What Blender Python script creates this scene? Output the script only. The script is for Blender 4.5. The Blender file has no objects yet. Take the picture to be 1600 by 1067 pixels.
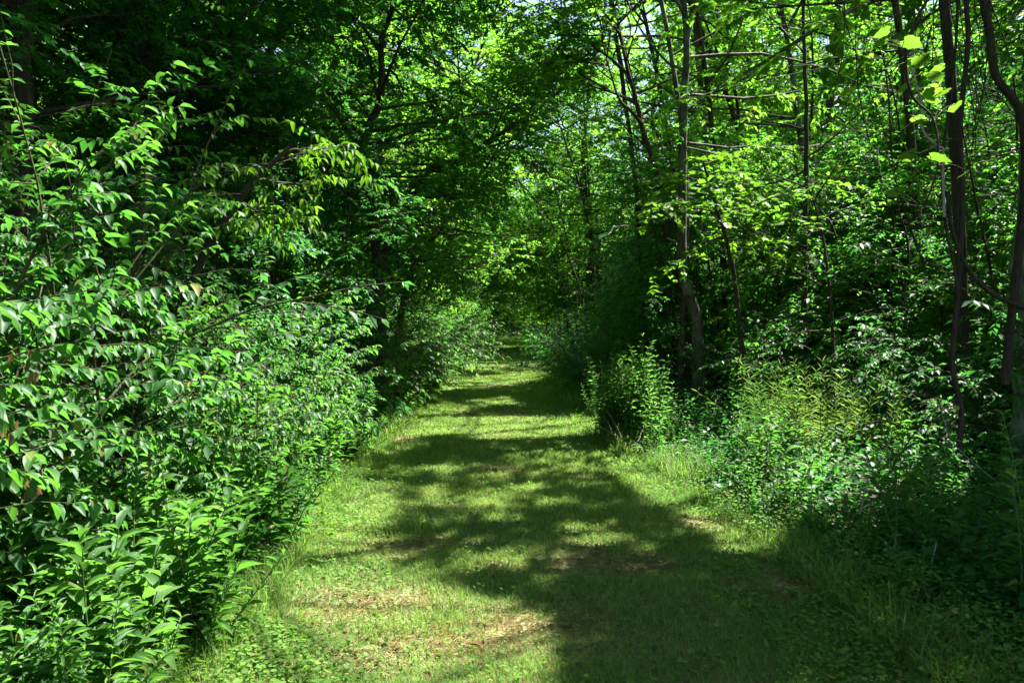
# A mown grass trail through a leafy summer wood, sun from ahead on the right.
import bpy, math
import numpy as np

SC = bpy.context.scene
COL = SC.collection
rng = np.random.default_rng(11)
R = math.radians

# ------------------------------------------------------------------ camera model
F_PX, CX, HOR, EYE = 1244.0, 800.0, 508.0, 1.6        # 28 mm lens on a 1600 px wide frame


def at(px, py, Y):
    """world point that lies Y metres ahead on the line of sight of a photo pixel"""
    return np.array([(px - CX) / F_PX * Y, Y, EYE + (HOR - py) / F_PX * Y])


def ground_at(px, py):
    Y = EYE * F_PX / (py - HOR)
    return np.array([(px - CX) / F_PX * Y, Y, 0.0])


# ------------------------------------------------------------------ sun
SUN_AZ, SUN_EL = R(55), R(57)                         # azimuth measured from +Y towards +X
S = np.array([math.sin(SUN_AZ) * math.cos(SUN_EL), math.cos(SUN_AZ) * math.cos(SUN_EL), math.sin(SUN_EL)])

# gaps in the canopy: where the sun comes through to the ground (outlines given as points on the ground)
GAPS = [
    [(250, 1500), (330, 960), (410, 880), (455, 810), (540, 750), (600, 765), (620, 800), (575, 850), (615, 890),
     (700, 925), (800, 945), (860, 965), (865, 1000), (850, 1500)],
    [(660, 735), (700, 728), (715, 738), (680, 748)], [(640, 770), (680, 765), (690, 778), (655, 784)],
    [(722, 780), (765, 770), (800, 782), (780, 795), (735, 795)],
    [(795, 765), (840, 758), (845, 768), (805, 774)],
    [(855, 822), (905, 818), (915, 830), (865, 834)],
    [(880, 850), (960, 840), (970, 850), (900, 864)],
    [(955, 705), (1040, 705), (1130, 765), (1230, 850), (1225, 885), (1150, 875), (1080, 835), (1000, 785), (940, 735)],
    [(585, 700), (600, 660), (650, 640), (700, 655), (800, 652), (900, 655), (960, 665), (960, 690), (900, 682), (780, 690), (700, 684), (640, 690)],
    [(660, 640), (690, 632), (730, 640), (690, 650)],
    [(735, 628), (790, 622), (800, 632), (750, 636)],
    [(690, 590), (740, 576), (800, 562), (880, 562), (870, 580), (840, 588), (850, 600), (780, 598), (700, 597)],
    [(740, 556), (880, 548), (880, 554), (760, 561)],
    [(770, 541), (850, 539), (850, 542), (770, 544)],
    [(770, 533), (830, 532), (830, 534), (770, 535)],
]
for _i, _g in enumerate(GAPS):
    if _i not in (0, 7, 8):
        _c = np.mean(_g, 0); GAPS[_i] = [tuple(_c + (np.array(q) - _c) * 1.22) for q in _g]
# ... and the places in the undergrowth that stand in sunlight: (x, y, z, radius)
SUNNY = [
    (-2.2, 9.0, 1.7, 1.0), (-1.9, 8.2, .9, .7), (-2.9, 9.5, 2.0, .8), (-1.9, 10.5, .7, .7),
    (-2.0, 17.5, .9, 1.2), (-2.2, 20., 1.4, 1.6), (-2.0, 24., 1.0, 1.6), (-1.8, 30., 1.2, 2.0), (-1.6, 38., 1.5, 2.2),
    (1.9, 10.4, .8, .75), (2.2, 11.2, 1.3, .5), (1.5, 9.6, .3, .5),
    (3.3, 8.6, .9, .55), (3.1, 8.0, .4, .5), (2.5, 6.9, .3, .5), (3.0, 9.0, 1.3, .4), (4.4, 9.5, 1.0, .35),
    (2.0, 4.0, 2.9, .42), (2.15, 4.0, 2.6, .35), (1.9, 3.9, 3.1, .35),
    (2.2, 10.5, 2.6, .7), (3.0, 10.8, 2.7, .6), (-2.1, 7.5, 3.2, .45), (-1.5, 9., 3.0, .5), (-1.9, 11, 3.0, .6),
    (-3.3, 5.8, 2.9, .5), (4.6, 15, 5.5, 1.2), (5.5, 18, 4, 1.2), (6, 12, 2.5, .5), (4.5, 13, 2.2, .5),
    (5, 10, 1.9, .3), (6.5, 10.5, 3.0, .4), (3.8, 12.5, 1.2, .4),
]

for _y in (2.3, 3.1, 3.9, 4.7, 5.5, 6.4, 7.2):
    for _z in (.4, 1.1, 1.8, 2.4):
        if (_y > 5 and _z > 1.5) or rng.random() < .16: continue
        SUNNY.append((-1.55 - .12 * _z, _y, _z, .48))
        if _z > .5 or _y < 5: SUNNY.append((-2.2 - .1 * _z, _y, _z + .1, .45))
for _x, _y, _z, _r in [(2.4, 6.6, .4, .4), (2.9, 7.3, .7, .4), (2.3, 7.7, .4, .45), (2.0, 8.6, .4, .4), (2.6, 8.6, .7, .4), (3.9, 8.8, 1.0, .4), (3.2, 9.6, 1.3, .4),
                       (2.6, 9.6, .8, .4), (4.2, 8.0, .8, .3), (1.6, 10.2, .5, .5), (2.6, 11.6, 1.2, .4), (4.6, 7.6, 1.3, .25), (3.6, 6.6, .9, .3), (4.9, 9.4, 2.0, .35),
                       (3.4, 12, 2.2, .4), (4.2, 11, 3.0, .35), (5.6, 12, 3.6, .4), (6.2, 9.5, 2.4, .3), (3.2, 10.4, .9, .45), (2.2, 9.2, .7, .45), (3.8, 7.6, .8, .4), (4.8, 11, 1.2, .4)]:
    SUNNY.append((_x, _y, _z, _r * 1.3))
for _i in range(14):
    _y = rng.uniform(11, 22); SUNNY.append((_y * rng.uniform(.3, .6), _y, rng.uniform(1.5, 6), rng.uniform(.25, .4)))
for _a, _b, _y in [(640, 150, 18), (690, 250, 22), (590, 270, 18), (760, 110, 26), (690, 60, 22), (765, 360, 36), (800, 420, 50), (740, 300, 30), (880, 150, 26), (940, 240, 28),
                   (900, 50, 24), (870, 350, 38), (1150, 200, 24), (1230, 110, 22), (1190, 300, 20), (1330, 250, 18), (1400, 90, 18), (560, 120, 16), (990, 80, 24), (820, 230, 34)]:
    SUNNY.append((*at(_a, _b, _y), .062 * _y))
for _y in (2.4, 3.2, 4.0): SUNNY.append((-2.6, _y, .5, .5)); SUNNY.append((-1.9, _y, .45, .65)); SUNNY.append((-1.8, _y + 2, .45, .6))


def in_poly(x, y, poly):
    p = np.asarray(poly, float)
    inside = np.zeros(len(x), bool)
    j = len(p) - 1
    for i in range(len(p)):
        xi, yi, xj, yj = p[i, 0], p[i, 1], p[j, 0], p[j, 1]
        if yi != yj:
            c = ((yi > y) != (yj > y)) & (x < (xj - xi) * (y - yi) / (yj - yi) + xi)
            inside ^= c
        j = i
    return inside


def shaded(P):
    """True for the leaves that do not stand in one of the canopy's sun gaps"""
    G = P - S * (P[:, 2:3] / S[2])
    keep = np.ones(len(P), bool)
    ok = G[:, 1] > 1.9
    px = np.where(ok, CX + F_PX * G[:, 0] / np.maximum(G[:, 1], .1), -1e6)
    py = np.where(ok, HOR + F_PX * EYE / np.maximum(G[:, 1], .1), -1e6)
    leak = rng.random(len(P)) > 0.02
    for g in GAPS:
        keep &= ~(in_poly(px, py, g) & leak & (P[:, 2] > .5))
    for x, y, z, r in SUNNY:
        d = P - np.array([x, y, z])
        t = d @ S
        q = d - t[:, None] * S
        rr = r * (0.8 + 0.35 * rng.random(len(P)))
        keep &= ~((t > r * .8 + .25) & ((q * q).sum(1) < rr * rr) & (rng.random(len(P)) > .05))
    return keep


# ------------------------------------------------------------------ scene objects
def link(name, data, parent=None):
    o = bpy.data.objects.new(name, data)
    COL.objects.link(o)
    if parent is not None:
        o.parent = parent
    return o


def tag(o, label=None, cat=None, group=None, kind=None):
    if label: o['label'] = label
    if cat: o['category'] = cat
    if group: o['group'] = group
    if kind: o['kind'] = kind
    return o


def thing(name, loc, label, cat, group=None, rz=0.0):
    o = link(name, None)
    o.location = tuple(float(v) for v in loc)
    o.rotation_euler.z = rz
    o.empty_display_size = .2
    return tag(o, label, cat, group)


def copy_thing(src, loc, rz=0.0, sc=1.0, label=None, group=None, tilt=(0, 0)):
    r = src.copy(); COL.objects.link(r)
    r.location = tuple(float(v) for v in loc); r.rotation_euler = (tilt[0], tilt[1], rz); r.scale = (sc, sc, sc)
    if label: r['label'] = label
    if group: r['group'] = group
    for ch in src.children:
        c = ch.copy(); COL.objects.link(c); c.parent = r
    return r


class Geo:
    """collects batches of equal-sized faces into one mesh"""
    def __init__(self):
        self.V, self.F, self.UV, self.n = [], [], [], 0

    def add(self, V, F, uv=None):
        V = np.asarray(V, np.float32).reshape(-1, 3)
        F = np.asarray(F, np.int64)
        self.V.append(V); self.F.append(F + self.n); self.n += len(V)
        self.UV.append(np.zeros((len(V), 2), np.float32) if uv is None else np.asarray(uv, np.float32))
        return self

    def build(self, name, mat, parent=None, origin=(0, 0, 0), smooth=False):
        me = bpy.data.meshes.new(name)
        V = np.concatenate(self.V) - np.asarray(origin, np.float32)
        loops = np.concatenate([f.ravel() for f in self.F]).astype(np.int32)
        sizes = np.concatenate([np.full(len(f), f.shape[1], np.int32) for f in self.F])
        me.vertices.add(len(V)); me.vertices.foreach_set('co', V.ravel().astype(np.float32))
        me.loops.add(len(loops)); me.loops.foreach_set('vertex_index', loops)
        me.polygons.add(len(sizes))
        me.polygons.foreach_set('loop_start', np.concatenate([[0], np.cumsum(sizes)[:-1]]).astype(np.int32))
        if smooth:
            me.polygons.foreach_set('use_smooth', np.ones(len(sizes), bool))
        uvl = me.uv_layers.new(name='UVMap')
        uv = np.concatenate(self.UV)[loops]
        uvl.data.foreach_set('uv', uv.ravel().astype(np.float32))
        me.update(calc_edges=True)
        me.materials.append(mat)
        return link(name, me, parent)


# ------------------------------------------------------------------ vector helpers
def unit(a):
    return a / np.maximum(np.linalg.norm(a, axis=-1, keepdims=True), 1e-9)


def catmull(pts, n):
    p = np.asarray(pts, float)
    p = np.vstack([2 * p[0] - p[1], p, 2 * p[-1] - p[-2]])
    t = np.linspace(0, len(p) - 3 - 1e-6, n)
    i = t.astype(int); f = (t - i)[:, None]
    a, b, c, d = p[i], p[i + 1], p[i + 2], p[i + 3]
    return .5 * (2 * b + (c - a) * f + (2 * a - 5 * b + 4 * c - d) * f * f + (3 * b - a - 3 * c + d) * f ** 3)


def grow(start, d, length, k, bend, noise=.15):
    """N curved twigs of k points each"""
    N = len(start)
    P = np.zeros((N, k, 3)); P[:, 0] = start
    d = unit(d); step = (np.asarray(length) / (k - 1)).reshape(N, 1)
    bend = np.broadcast_to(np.asarray(bend, float), (N, 3))
    for j in range(1, k):
        d = unit(d + bend / (k - 1) + rng.normal(0, noise, (N, 3)) / (k - 1) ** .5)
        P[:, j] = P[:, j - 1] + d * step
    return P


def along(P, idx, s):
    k = P.shape[1]
    f = np.clip(s, 0, .9999) * (k - 1)
    i = f.astype(int); w = (f - i)[:, None]
    a, b = P[idx, i], P[idx, i + 1]
    return a * (1 - w) + b * w, unit(b - a)


def tubes(geo, P, Rd, sides=5):
    """round stems along N polylines"""
    P = np.asarray(P, float)
    if P.ndim == 2: P = P[None]; Rd = np.asarray(Rd)[None]
    N, k, _ = P.shape
    Rd = np.broadcast_to(Rd, (N, k))
    T = unit(np.gradient(P, axis=1))
    ref = np.where(np.abs(T[:, :1, 2:3]) > .8, np.array([1., 0, 0]), np.array([0, 0, 1.]))
    A = unit(np.cross(T, np.broadcast_to(ref, T.shape)))
    B = np.cross(T, A)
    ang = np.arange(sides) / sides * 2 * np.pi
    V = P[:, :, None] + Rd[:, :, None, None] * (A[:, :, None] * np.cos(ang)[None, None, :, None] + B[:, :, None] * np.sin(ang)[None, None, :, None])
    base = (np.arange(N) * k * sides)[:, None, None]
    j = (np.arange(k - 1) * sides)[None, :, None]
    a = np.arange(sides)[None, None]
    b = (np.arange(sides) + 1)[None, None] % sides
    F = np.stack([base + j + a, base + j + b, base + j + sides + b, base + j + sides + a], -1).reshape(-1, 4)
    L = np.concatenate([np.zeros((N, 1)), np.cumsum(np.linalg.norm(np.diff(P, axis=1), axis=2), 1)], 1)
    uv = np.stack([np.broadcast_to(a / sides, (N, k, sides)), np.broadcast_to(L[:, :, None], (N, k, sides))], -1).reshape(-1, 2)
    geo.add(V, F, uv)


# ------------------------------------------------------------------ leaf shapes (unit length along +x, normal +z)
def _blade(ts, ws, droop=.2, fold=.12):
    """pointed leaf: midrib at ts, half widths ws (zero at both ends), folded along the rib"""
    n = len(ts); V = []; F = []; UV = []
    for t in ts:
        V.append((t, 0, -droop * t * t)); UV.append((t, .5))
    L0 = n
    for sgn in (1, -1):
        for t, w in zip(ts[1:-1], ws[1:-1]):
            V.append((t, sgn * w, -droop * t * t + fold * w * 2 * .5 - .03 * math.sin(t * 9))); UV.append((t, .5 + .5 * sgn))
    m = n - 2
    for s in (0, 1):
        o = L0 + s * m
        tri = [(0, 1, o), (n - 2, n - 1, o + m - 1)]
        quads = [(i + 1, i + 2, o + i + 1, o + i) for i in range(m - 1)]
        if s == 0:
            F += [t for t in tri] + [(q[0], q[1], q[2]) for q in quads] + [(q[0], q[2], q[3]) for q in quads]
        else:
            F += [t[::-1] for t in tri] + [(q[2], q[1], q[0]) for q in quads] + [(q[3], q[2], q[0]) for q in quads]
    return np.array(V, float), np.array(F), np.array(UV, float)


T_DIAMOND = (np.array([(0, 0, 0), (.42, .5, .07), (1, 0, -.08), (.42, -.5, .07)], float), np.array([(0, 2, 1), (0, 3, 2)]),
             np.array([(0, .5), (.42, 1), (1, .5), (.42, 0)]))
T_OVATE = _blade([0, .12, .34, .62, .86, 1], [0, .34, .5, .4, .15, 0], .22, .3)
T_LANCE = _blade([0, .15, .38, .65, .87, 1], [0, .3, .5, .42, .16, 0], .32, .3)


def _fan(outline, cup=.05):
    V = [(.32, 0, 0)] + [(x, y, cup * math.hypot(x - .32, y) - .16 * max(0, x - .3) ** 2) for x, y in outline]
    n = len(outline)
    F = [(0, i + 1, (i + 1) % n + 1) for i in range(n)]
    return np.array(V, float), np.array(F), np.array([(v[0], v[1] + .5) for v in V], float)


T_GRAPE = _fan([(0, 0), (-.12, -.2), (.02, -.42), (.2, -.5), (.3, -.44), (.52, -.52), (.62, -.34), (.78, -.22), (.88, -.1), (1, 0),
                (.88, .1), (.78, .22), (.62, .34), (.52, .52), (.3, .44), (.2, .5), (.02, .42), (-.12, .2)], .12)
T_MAPLE = _fan([(0, 0), (.02, -.3), (.2, -.34), (.34, -.52), (.42, -.3), (.6, -.34), (.68, -.16), (1, 0), (.68, .16), (.6, .34),
                (.42, .3), (.34, .52), (.2, .34), (.02, .3)], .06)
T_ROUND = _fan([(0, 0), (.1, -.36), (.45, -.5), (.8, -.36), (1, 0), (.8, .36), (.45, .5), (.1, .36)], .15)


def leaves(geo, tpl, pos, d, nrm, length, wr):
    """one leaf of shape tpl per row; wr = width as a share of the length"""
    V0, F0, UV0 = tpl
    N = len(pos)
    if N == 0: return
    x = unit(d); z = unit(nrm - (nrm * x).sum(1, keepdims=True) * x); y = np.cross(z, x)
    L = np.broadcast_to(length, (N,))[:, None, None]; W = L * np.broadcast_to(wr, (N,))[:, None, None]
    V = pos[:, None] + L * V0[None, :, :1] * x[:, None] + W * V0[None, :, 1:2] * y[:, None] + L * V0[None, :, 2:] * z[:, None]
    F = (F0[None] + (np.arange(N) * len(V0))[:, None, None]).reshape(-1, F0.shape[1])
    geo.add(V, F, np.broadcast_to(UV0[None], (N,) + UV0.shape).reshape(-1, 2))


def twig_leaves(P, n, droop=.25, spread=.8, fwd=.5, jit=.22, tilt=.3, s0=.12):
    """leaf sites in opposite pairs along every twig of P -> pos, dir, normal"""
    N = len(P); pairs = max(1, n // 2)
    s = np.tile(np.linspace(s0, 1, pairs), N) + rng.normal(0, .02, N * pairs)
    idx = np.repeat(np.arange(N), pairs)
    p, t = along(P, idx, s)
    lat = np.cross(t, [0, 0, 1.]); lat = unit(lat + 1e-4)
    pos, dr = [], []
    for sg in (1, -1):
        dd = t * fwd + lat * sg * spread + np.array([0, 0, -droop]) + rng.normal(0, jit, p.shape)
        pos.append(p); dr.append(unit(dd))
    tip, tt = along(P, np.arange(N), np.full(N, .999))
    pos.append(tip); dr.append(unit(tt + np.array([0, 0, -droop * .8])))
    pos = np.concatenate(pos); dr = np.concatenate(dr)
    nr = unit(np.array([0, 0, 1.]) + rng.normal(0, tilt, pos.shape) + .25 * dr * np.array([1, 1, 0]))
    return pos, dr, nr


# ------------------------------------------------------------------ materials
def nodes_of(name):
    m = bpy.data.materials.new(name); m.use_nodes = True
    nt = m.node_tree
    return m, nt, nt.nodes, nt.links


def ramp(N, stops, interp='LINEAR'):
    r = N.new('ShaderNodeValToRGB'); r.color_ramp.interpolation = interp
    el = r.color_ramp.elements
    while len(el) < len(stops): el.new(.5)
    for e, (p, c) in zip(el, stops):
        e.position = p; e.color = (*c, 1)
    return r


def leaf_material(name, cols, trans, rough=.42, tw=.45, vein=0.0, spec=.5, odd=None):
    """cols: leaf colours met on one plant; trans: tint of the light that shines through"""
    m, nt, N, L = nodes_of(name)
    out = N['Material Output']; bs = N['Principled BSDF']
    g = N.new('ShaderNodeNewGeometry')
    st = [(i / max(1, len(cols) - 1) * .96, c) for i, c in enumerate(cols)]
    r = ramp(N, st + ([(.975, odd)] if odd else []))       # a few yellowing or blemished leaves
    L.new(g.outputs['Random Per Island'], r.inputs['Fac'])
    col = r.outputs['Color']
    hs = N.new('ShaderNodeMix'); hs.data_type = 'RGBA'; hs.blend_type = 'MULTIPLY'; hs.inputs['Factor'].default_value = .5
    no = N.new('ShaderNodeTexNoise'); no.inputs['Scale'].default_value = .9; no.inputs['Detail'].default_value = 3
    L.new(g.outputs['Position'], no.inputs['Vector'])
    nr = ramp(N, [(.3, (.72, .85, .8)), (.7, (1.25, 1.12, .9))])
    L.new(no.outputs['Fac'], nr.inputs['Fac'])
    L.new(col, hs.inputs['A']); L.new(nr.outputs['Color'], hs.inputs['B'])
    col = hs.outputs['Result']
    tr = N.new('ShaderNodeBsdfTranslucent')
    tm = N.new('ShaderNodeMix'); tm.data_type = 'RGBA'; tm.blend_type = 'MULTIPLY'; tm.inputs['Factor'].default_value = 1
    rr = ramp(N, [(0, tuple(c * .7 for c in trans)), (.5, trans), (1, tuple(min(1, c * 1.25) for c in trans))])
    L.new(g.outputs['Random Per Island'], rr.inputs['Fac'])
    L.new(rr.outputs['Color'], tm.inputs['A']); L.new(nr.outputs['Color'], tm.inputs['B'])
    L.new(tm.outputs['Result'], tr.inputs['Color'])
    if vein:
        uv = N.new('ShaderNodeUVMap'); sp = N.new('ShaderNodeSeparateXYZ'); L.new(uv.outputs['UV'], sp.inputs[0])
        a = N.new('ShaderNodeMath'); a.operation = 'SUBTRACT'; a.inputs[1].default_value = .5; L.new(sp.outputs['Y'], a.inputs[0])
        b = N.new('ShaderNodeMath'); b.operation = 'ABSOLUTE'; L.new(a.outputs[0], b.inputs[0])
        # side veins run forward from the midrib
        w = N.new('ShaderNodeMath'); w.operation = 'MULTIPLY_ADD'; w.inputs[1].default_value = -.55
        L.new(b.outputs[0], w.inputs[0]); L.new(sp.outputs['X'], w.inputs[2])
        sn = N.new('ShaderNodeMath'); sn.operation = 'PINGPONG'; sn.inputs[1].default_value = .06; L.new(w.outputs[0], sn.inputs[0])
        v1 = N.new('ShaderNodeMath'); v1.operation = 'LESS_THAN'; v1.inputs[1].default_value = .008; L.new(sn.outputs[0], v1.inputs[0])
        v2 = N.new('ShaderNodeMath'); v2.operation = 'LESS_THAN'; v2.inputs[1].default_value = .035; L.new(b.outputs[0], v2.inputs[0])
        h = N.new('ShaderNodeMath'); h.operation = 'MULTIPLY'; h.inputs[1].default_value = .4; L.new(v1.outputs[0], h.inputs[0])
        mx = N.new('ShaderNodeMath'); mx.operation = 'MAXIMUM'; L.new(h.outputs[0], mx.inputs[0]); L.new(v2.outputs[0], mx.inputs[1])
        f = N.new('ShaderNodeMath'); f.operation = 'MULTIPLY'; f.inputs[1].default_value = vein; L.new(mx.outputs[0], f.inputs[0])
        vm = N.new('ShaderNodeMix'); vm.data_type = 'RGBA'; vm.inputs['B'].default_value = (.2, .3, .1, 1)
        L.new(f.outputs[0], vm.inputs['Factor']); L.new(col, vm.inputs['A']); col = vm.outputs['Result']
        bp = N.new('ShaderNodeBump'); bp.inputs['Strength'].default_value = .25; bp.inputs['Distance'].default_value = .004
        L.new(mx.outputs[0], bp.inputs['Height']); bp.invert = True
        L.new(bp.outputs['Normal'], bs.inputs['Normal'])
    L.new(col, bs.inputs['Base Color'])
    bs.inputs['Roughness'].default_value = rough
    bs.inputs['Specular IOR Level'].default_value = spec
    mix = N.new('ShaderNodeMixShader'); mix.inputs['Fac'].default_value = tw
    L.new(bs.outputs[0], mix.inputs[1]); L.new(tr.outputs[0], mix.inputs[2])
    L.new(mix.outputs[0], out.inputs['Surface'])
    return m


def bark_material(name, dark, light, scale=9.0, lichen=None):
    m, nt, N, L = nodes_of(name)
    bs = N['Principled BSDF']
    tc = N.new('ShaderNodeTexCoord'); mp = N.new('ShaderNodeMapping'); mp.inputs['Scale'].default_value = (scale, scale, scale * .22)
    L.new(tc.outputs['Object'], mp.inputs['Vector'])
    no = N.new('ShaderNodeTexNoise'); no.inputs['Scale'].default_value = 2.2; no.inputs['Detail'].default_value = 8; no.inputs['Roughness'].default_value = .68
    L.new(mp.outputs[0], no.inputs['Vector'])
    r = ramp(N, [(.32, dark), (.62, light), (.8, tuple(c * 1.3 for c in light))])
    L.new(no.outputs['Fac'], r.inputs['Fac'])
    col = r.outputs['Color']
    if lichen:
        n2 = N.new('ShaderNodeTexNoise'); n2.inputs['Scale'].default_value = 3.5; n2.inputs['Detail'].default_value = 6
        L.new(tc.outputs['Object'], n2.inputs['Vector'])
        r2 = ramp(N, [(.5, (0, 0, 0)), (.62, (1, 1, 1))]); L.new(n2.outputs['Fac'], r2.inputs['Fac'])
        mx = N.new('ShaderNodeMix'); mx.data_type = 'RGBA'; mx.inputs['B'].default_value = (*lichen, 1)
        ml = N.new('ShaderNodeMath'); ml.operation = 'MULTIPLY'; ml.inputs[1].default_value = .6; L.new(r2.outputs['Color'], ml.inputs[0])
        L.new(ml.outputs[0], mx.inputs['Factor']); L.new(col, mx.inputs['A']); col = mx.outputs['Result']
    L.new(col, bs.inputs['Base Color'])
    bs.inputs['Roughness'].default_value = .9; bs.inputs['Specular IOR Level'].default_value = .2
    bp = N.new('ShaderNodeBump'); bp.inputs['Strength'].default_value = 1.0; bp.inputs['Distance'].default_value = .02
    L.new(no.outputs['Fac'], bp.inputs['Height']); L.new(bp.outputs['Normal'], bs.inputs['Normal'])
    return m


M = {}
M['tree_leaf'] = leaf_material('tree_leaf', [(.018, .086, .017), (.028, .118, .020), (.044, .146, .022)], (.125, .42, .036), .52, .45, 0, .22, (.12, .15, .025))
M['canopy_leaf'] = leaf_material('canopy_leaf', [(.025, .098, .015), (.042, .136, .018), (.068, .163, .020)], (.21, .50, .036), .55, .52, 0, .18, (.15, .17, .03))
M['deep_leaf'] = leaf_material('deep_leaf', [(.013, .072, .018), (.020, .096, .022), (.031, .116, .025)], (.075, .33, .042), .5, .42, 0, .26)  # dark leaf colour; stands in for shade on the near left trees
M['bush_leaf'] = leaf_material('bush_leaf', [(.016, .076, .020), (.028, .106, .026), (.048, .134, .028)], (.11, .35, .036), .46, .42, .45, .25, (.16, .14, .03))
M['herb_leaf'] = leaf_material('herb_leaf', [(.025, .085, .024), (.042, .118, .030), (.066, .148, .034)], (.125, .35, .042), .5, .42, .45, .24, (.17, .15, .04))
M['maple_leaf'] = leaf_material('maple_leaf', [(0.030, 0.098, 0.011), (0.047, 0.121, 0.012), (0.066, 0.133, 0.012)], (0.133, 0.312, 0.016), .5, .5, 0, .25)
M['grape_leaf'] = leaf_material('grape_leaf', [(.03, .10, .016), (.06, .145, .02), (.09, .17, .024)], (.17, .36, .03), .65, .55, .7, .12)
M['cover_leaf'] = leaf_material('cover_leaf', [(.060, .140, .026), (.085, .172, .034), (.120, .195, .044)], (.20, .44, .04), .65, .4, 0, .15, (.24, .17, .08))
M['grass_blade'] = leaf_material('grass_blade', [(.070, .160, .026), (.098, .190, .034), (.140, .212, .048), (.32, .31, .15)], (.24, .44, .06), .6, .4, 0, .2)
M['straw'] = leaf_material('straw', [(.30, .25, .13), (.40, .34, .19), (.22, .18, .10)], (.3, .22, .1), .8, .25, 0, .1)
M['goldenrod'] = leaf_material('goldenrod', [(.055, .14, .03), (.09, .17, .04), (.19, .22, .075)], (.2, .34, .06), .7, .35, 0, .15)
M['brown_leaf'] = leaf_material('brown_leaf', [(.10, .065, .035), (.19, .13, .07), (.07, .045, .025)], (.25, .14, .05), .8, .25, 0, .1)
M['petal'] = leaf_material('petal', [(.75, .74, .70), (.8, .8, .76)], (.7, .7, .65), .6, .3)
M['flower_centre'] = leaf_material('flower_centre', [(.6, .42, .04)], (.3, .2, .02), .7, .1)
M['bark'] = bark_material('bark', (.018, .015, .010), (.07, .058, .040))
M['grey_bark'] = bark_material('grey_bark', (.026, .023, .018), (.105, .094, .076), 11, (.17, .18, .14))
M['pale_bark'] = bark_material('pale_bark', (.05, .046, .038), (.17, .16, .13), 9, (.24, .25, .21))
M['vine_bark'] = bark_material('vine_bark', (.016, .013, .008), (.055, .043, .027), 18)
M['dead_wood'] = bark_material('dead_wood', (.14, .12, .09), (.36, .32, .26), 14)
M['twig'] = bark_material('twig', (.035, .038, .018), (.10, .090, .045), 20)
M['green_stem'] = leaf_material('green_stem', [(.06, .13, .035), (.09, .15, .045)], (.15, .3, .05), .5, .2)


# ------------------------------------------------------------------ ground
YS = [0, 3.57, 6.86, 11, 15, 22, 50, 100, 140]
XL = [-1.15, -1.38, -1.66, -1.80, -1.74, -1.92, -1.5, -2.0, -2.2]
XR = [2.0, 1.95, 1.82, 1.25, 1.15, 1.25, 2.5, 1.7, 1.6]


def edge_l(y): return np.interp(y, YS, XL)
def edge_r(y): return np.interp(y, YS, XR)


def relief(x, y):
    z = .035 * np.sin(x * 1.3 + .6 * y) * np.sin(y * .9) + .02 * np.sin(x * 3.1 + 1.7) * np.sin(y * 2.3 + x)
    out = np.maximum(0, np.maximum(edge_l(y) - x, x - edge_r(y)))
    z = z * np.clip(.35 + out, .35, 1.2) + np.clip(out, 0, 6) * .03
    return z


def vnoise(x, y, f, seed=0):
    """smooth value noise, 0..1"""
    r = np.random.default_rng(seed).random((64, 64))
    u, v = x * f, y * f
    i, j = np.floor(u).astype(int), np.floor(v).astype(int)
    a, b = u - i, v - j
    a, b = a * a * (3 - 2 * a), b * b * (3 - 2 * b)
    g = lambda p, q: r[p % 64, q % 64]
    return (g(i, j) * (1 - a) + g(i + 1, j) * a) * (1 - b) + (g(i, j + 1) * (1 - a) + g(i + 1, j + 1) * a) * b


BARE = [(820, 985, .45), (610, 945, .42), (700, 1010, .4), (905, 885, .35), (1010, 895, .3), (780, 735, .35), (640, 855, .3), (560, 1030, .4),
        (1240, 930, .5), (1090, 820, .3), (780, 603, 1.0), (800, 648, .8), (620, 690, .4), (840, 575, 1.5), (960, 680, .4)]
BARE_W = [(*ground_at(a, b)[:2], r) for a, b, r in BARE]


def bare(x, y):
    m = np.zeros_like(x)
    for bx, by, r in BARE_W:
        m = np.maximum(m, np.exp(-(((x - bx) / (r * 1.1)) ** 2 + ((y - by) / (r * .85)) ** 2)) * .9)
    return np.clip(m + .9 * (vnoise(x, y, 1.3, 3) * .6 + vnoise(x, y, 4.1, 4) * .4 - .55), 0, 1)


def sheet(name, xs_of, ys, nx, mat, dz):
    """ground mesh, rows at ys, each row spread from xs_of(y)[0] to [1]"""
    ys = np.asarray(ys); a, b = xs_of(ys)
    t = np.linspace(0, 1, nx)
    X = a[:, None] * (1 - t) + b[:, None] * t
    Y = np.broadcast_to(ys[:, None], X.shape)
    Z = relief(X, Y) + dz
    V = np.stack([X, Y, Z], -1).reshape(-1, 3)
    i = (np.arange(len(ys) - 1) * nx)[:, None]; j = np.arange(nx - 1)[None]
    F = np.stack([i + j, i + j + 1, i + nx + j + 1, i + nx + j], -1).reshape(-1, 4)
    return Geo().add(V, F, np.stack([X, Y], -1).reshape(-1, 2)).build(name, mat, smooth=True)


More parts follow.
